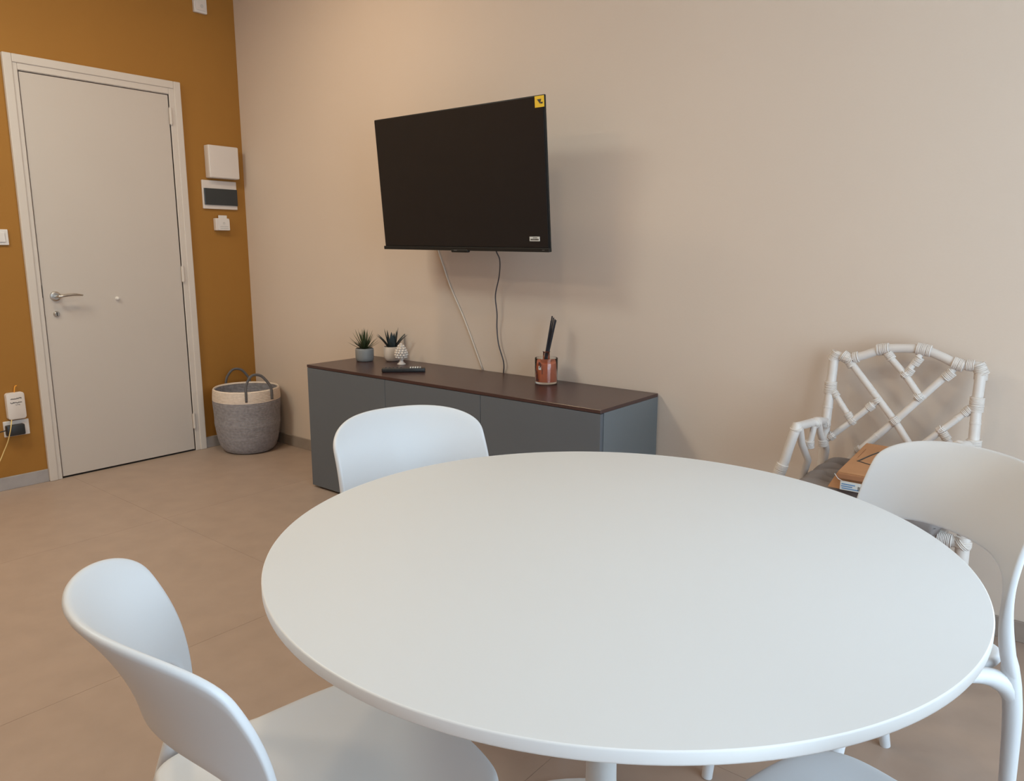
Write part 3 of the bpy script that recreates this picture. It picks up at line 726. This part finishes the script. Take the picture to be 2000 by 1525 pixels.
binding(bp(3.946, .772), (.6, 0, -.8), .0140, 3, ax2=(.7, 0, .7)); binding(bp(3.826, .745), (.6, 0, -.8), .0140, 4); binding(bp(3.808, .724), (.7, 0, .7), .0125, 5)
binding(bp(3.757, .669), (.7, 0, .7), .0128, 3, ax2=(.7, 0, -.75)); binding(bp(3.745, .684), (.6, 0, -.8), .0125, 5); binding(bp(3.698, .610), (.7, 0, .7), .0130, 4, ax2=(.7, 0, -.7))
binding(bp(4.022, .677), (.7, 0, .7), .0135, 4, ax2=(.7, 0, -.7)); binding(bp(4.036, .660), (.6, 0, -.8), .0125, 6); binding(bp(3.792, .577), (.7, 0, .7), .0140, 4)
binding(bp(4.115, .650), (0, 0, 1), .0200, 6)
binding(FR + V((-.045, 0, 0)), (1, 0, 0), .0180, 9); binding(FR, (0, 0, 1), .0205, 4, ax2=(.7, 0, .7)); binding(FL, (0, 0, 1), .0205, 4)
obj('seat_board', bx((3.66, -.450, .450), (4.115, -.165, .460), .004), 'cane', t)
# cushion
cu = thing('seat_cushion', 'grey tufted cotton cushion on the rattan armchair seat', 'cushion', (3.903, -.360, .4615))
bm = bmesh.new(); nx, ny = 60, 60; hx, hy = .207, .198; TH = .100
tufts = [(-.10, -.10), (.10, -.10), (-.10, .10), (.10, .10), (0, 0)]
def ctop(u, v):
    x, y = u * hx, v * hy; e = (1 - abs(u) ** 10) * (1 - abs(v) ** 10); z = TH * (max(e, 0) ** .35)
    z -= .010 * math.exp(-(abs(y - x * .25 + .02)) ** 2 / .00012) + .009 * math.exp(-(abs(y + x * .5 + .10)) ** 2 / .00010) + .008 * math.exp(-(abs(y - x * .1 - .13)) ** 2 / .00010)
    for a, b in tufts: z -= .026 * math.exp(-((x - a) ** 2 + (y - b) ** 2) / .0011)
    z += .0042 * math.sin(y * 62 + 2.2 * math.sin(x * 21) + x * 14) * max(e, 0) ** .5 - .006 * math.exp(-(abs(y) - .10) ** 2 / .0002) * (abs(x) > .08)
    return z
gt, gb = [], []
for i in range(nx + 1):
    rt_, rb_ = [], []
    for j in range(ny + 1):
        u, v = 2 * i / nx - 1, 2 * j / ny - 1
        k = 1 - .03 * (abs(u) ** 4 * abs(v) ** 4) + .012 * math.sin(v * 9 + u) * (abs(u) > .95)
        edge = i in (0, nx) or j in (0, ny)
        zt_ = ctop(u * .999, v * .999) if not edge else TH * .35
        a = bm.verts.new((u * hx * k, v * hy * k, max(zt_, .012))); rt_.append(a)
        rb_.append(a if edge else bm.verts.new((u * hx * .97 * k, v * hy * .97 * k, .001)))
    gt.append(rt_); gb.append(rb_)
for G_ in (gt, gb):
    for i in range(nx):
        for j in range(ny):
            q_ = (G_[i][j], G_[i + 1][j], G_[i + 1][j + 1], G_[i][j + 1])
            if len(set(q_)) == 4:
                try: bm.faces.new(q_)
                except ValueError: pass
obj('cover', bm, 'cushion', cu, True)
for a, b in tufts:
    bm = bmesh.new(); lathe(bm, [(0, .004), (.008, .003), (.010, 0), (.006, -.003)], 16); o = obj('tuft_button', bm, 'cushion', cu, True); o.location = (a, b, ctop(a / hx, b / hy) + .001)
# cardboard box on the cushion
cb = thing('cardboard_box', 'flat brown cardboard box with a white shipping label on the grey cushion', 'box', (0, 0, .5625))
z1 = .052
bm = bmesh.new()
top = [(3.846, -.562), (4.085, -.575), (4.075, -.185), (3.822, -.172)]; bot = [(3.822, -.572), (4.105, -.588), (4.095, -.172), (3.790, -.160)]
vt = [bm.verts.new((x, y, z1)) for x, y in top]; vb = [bm.verts.new((x, y, .002)) for x, y in bot]
bm.faces.new(vt); bm.faces.new(vb[::-1])
for i in range(4): k = (i + 1) % 4; bm.faces.new((vb[i], vb[k], vt[k], vt[i]))
bmesh.ops.bevel(bm, geom=bm.edges[:], offset=.0015, segments=1, affect='EDGES'); obj('carton', bm, 'card', cb)
bm = bmesh.new(); box(bm, (3.848, -.578, z1 - .017), (4.08, -.571, z1 - .003), .001, 1); o = obj('lid_flap', bm, 'cardd', cb)
bm = bmesh.new(); tube(bm, [(3.840, -.576, z1 - .006), (3.852, -.5785, z1 - .019), (3.864, -.5800, z1 - .023), (3.95, -.5830, z1 - .023), (4.07, -.5865, z1 - .023)], .0010, 6, 1)
obj('flap_edge', bm, 'paper', cb)
lb = obj('shipping_label', bx((3.860, -.5868, .006), (3.945, -.5855, .030)), 'paper', cb, label='white label with blue print')
bm = bmesh.new()
for k, (a, b) in enumerate(((.005, .045), (.003, .030), (.004, .036))): box(bm, (3.860 + a, -.5876, .0095 + k * .0062), (3.860 + a + b, -.5866, .0125 + k * .0062))
obj('printed_lines', bm, 'blueink', lb)
bm = bmesh.new()
for k in range(7): box(bm, (3.908 + k * .003, -.5876, .010), (3.9092 + k * .003, -.5866, .022))
bmesh.ops.create_cone(bm, cap_ends=True, segments=14, radius1=.0028, radius2=.0028, depth=.001, matrix=Matrix.Translation((3.936, -.5872, .0105)) @ Matrix.Rotation(R(90), 4, 'X'))
obj('printed_barcode', bm, 'ink', lb)
bm = bmesh.new(); zz = z1 + .0006
tube(bm, [(3.985, -.290, zz), (3.905, -.268, zz), (3.884, -.276, zz), (3.863, -.412, zz), (3.868, -.424, zz), (3.925, -.452, zz), (3.985, -.470, zz)], .0032, 6, 3, flat=(1, .3)); obj('printed_outline', bm, 'ink', cb)
bm = bmesh.new(); tube(bm, [(3.850, -.38, zz), (3.842, -.26, zz)], .0010, 5, 1, flat=(1, .4)); obj('printed_line', bm, 'cardd', cb)
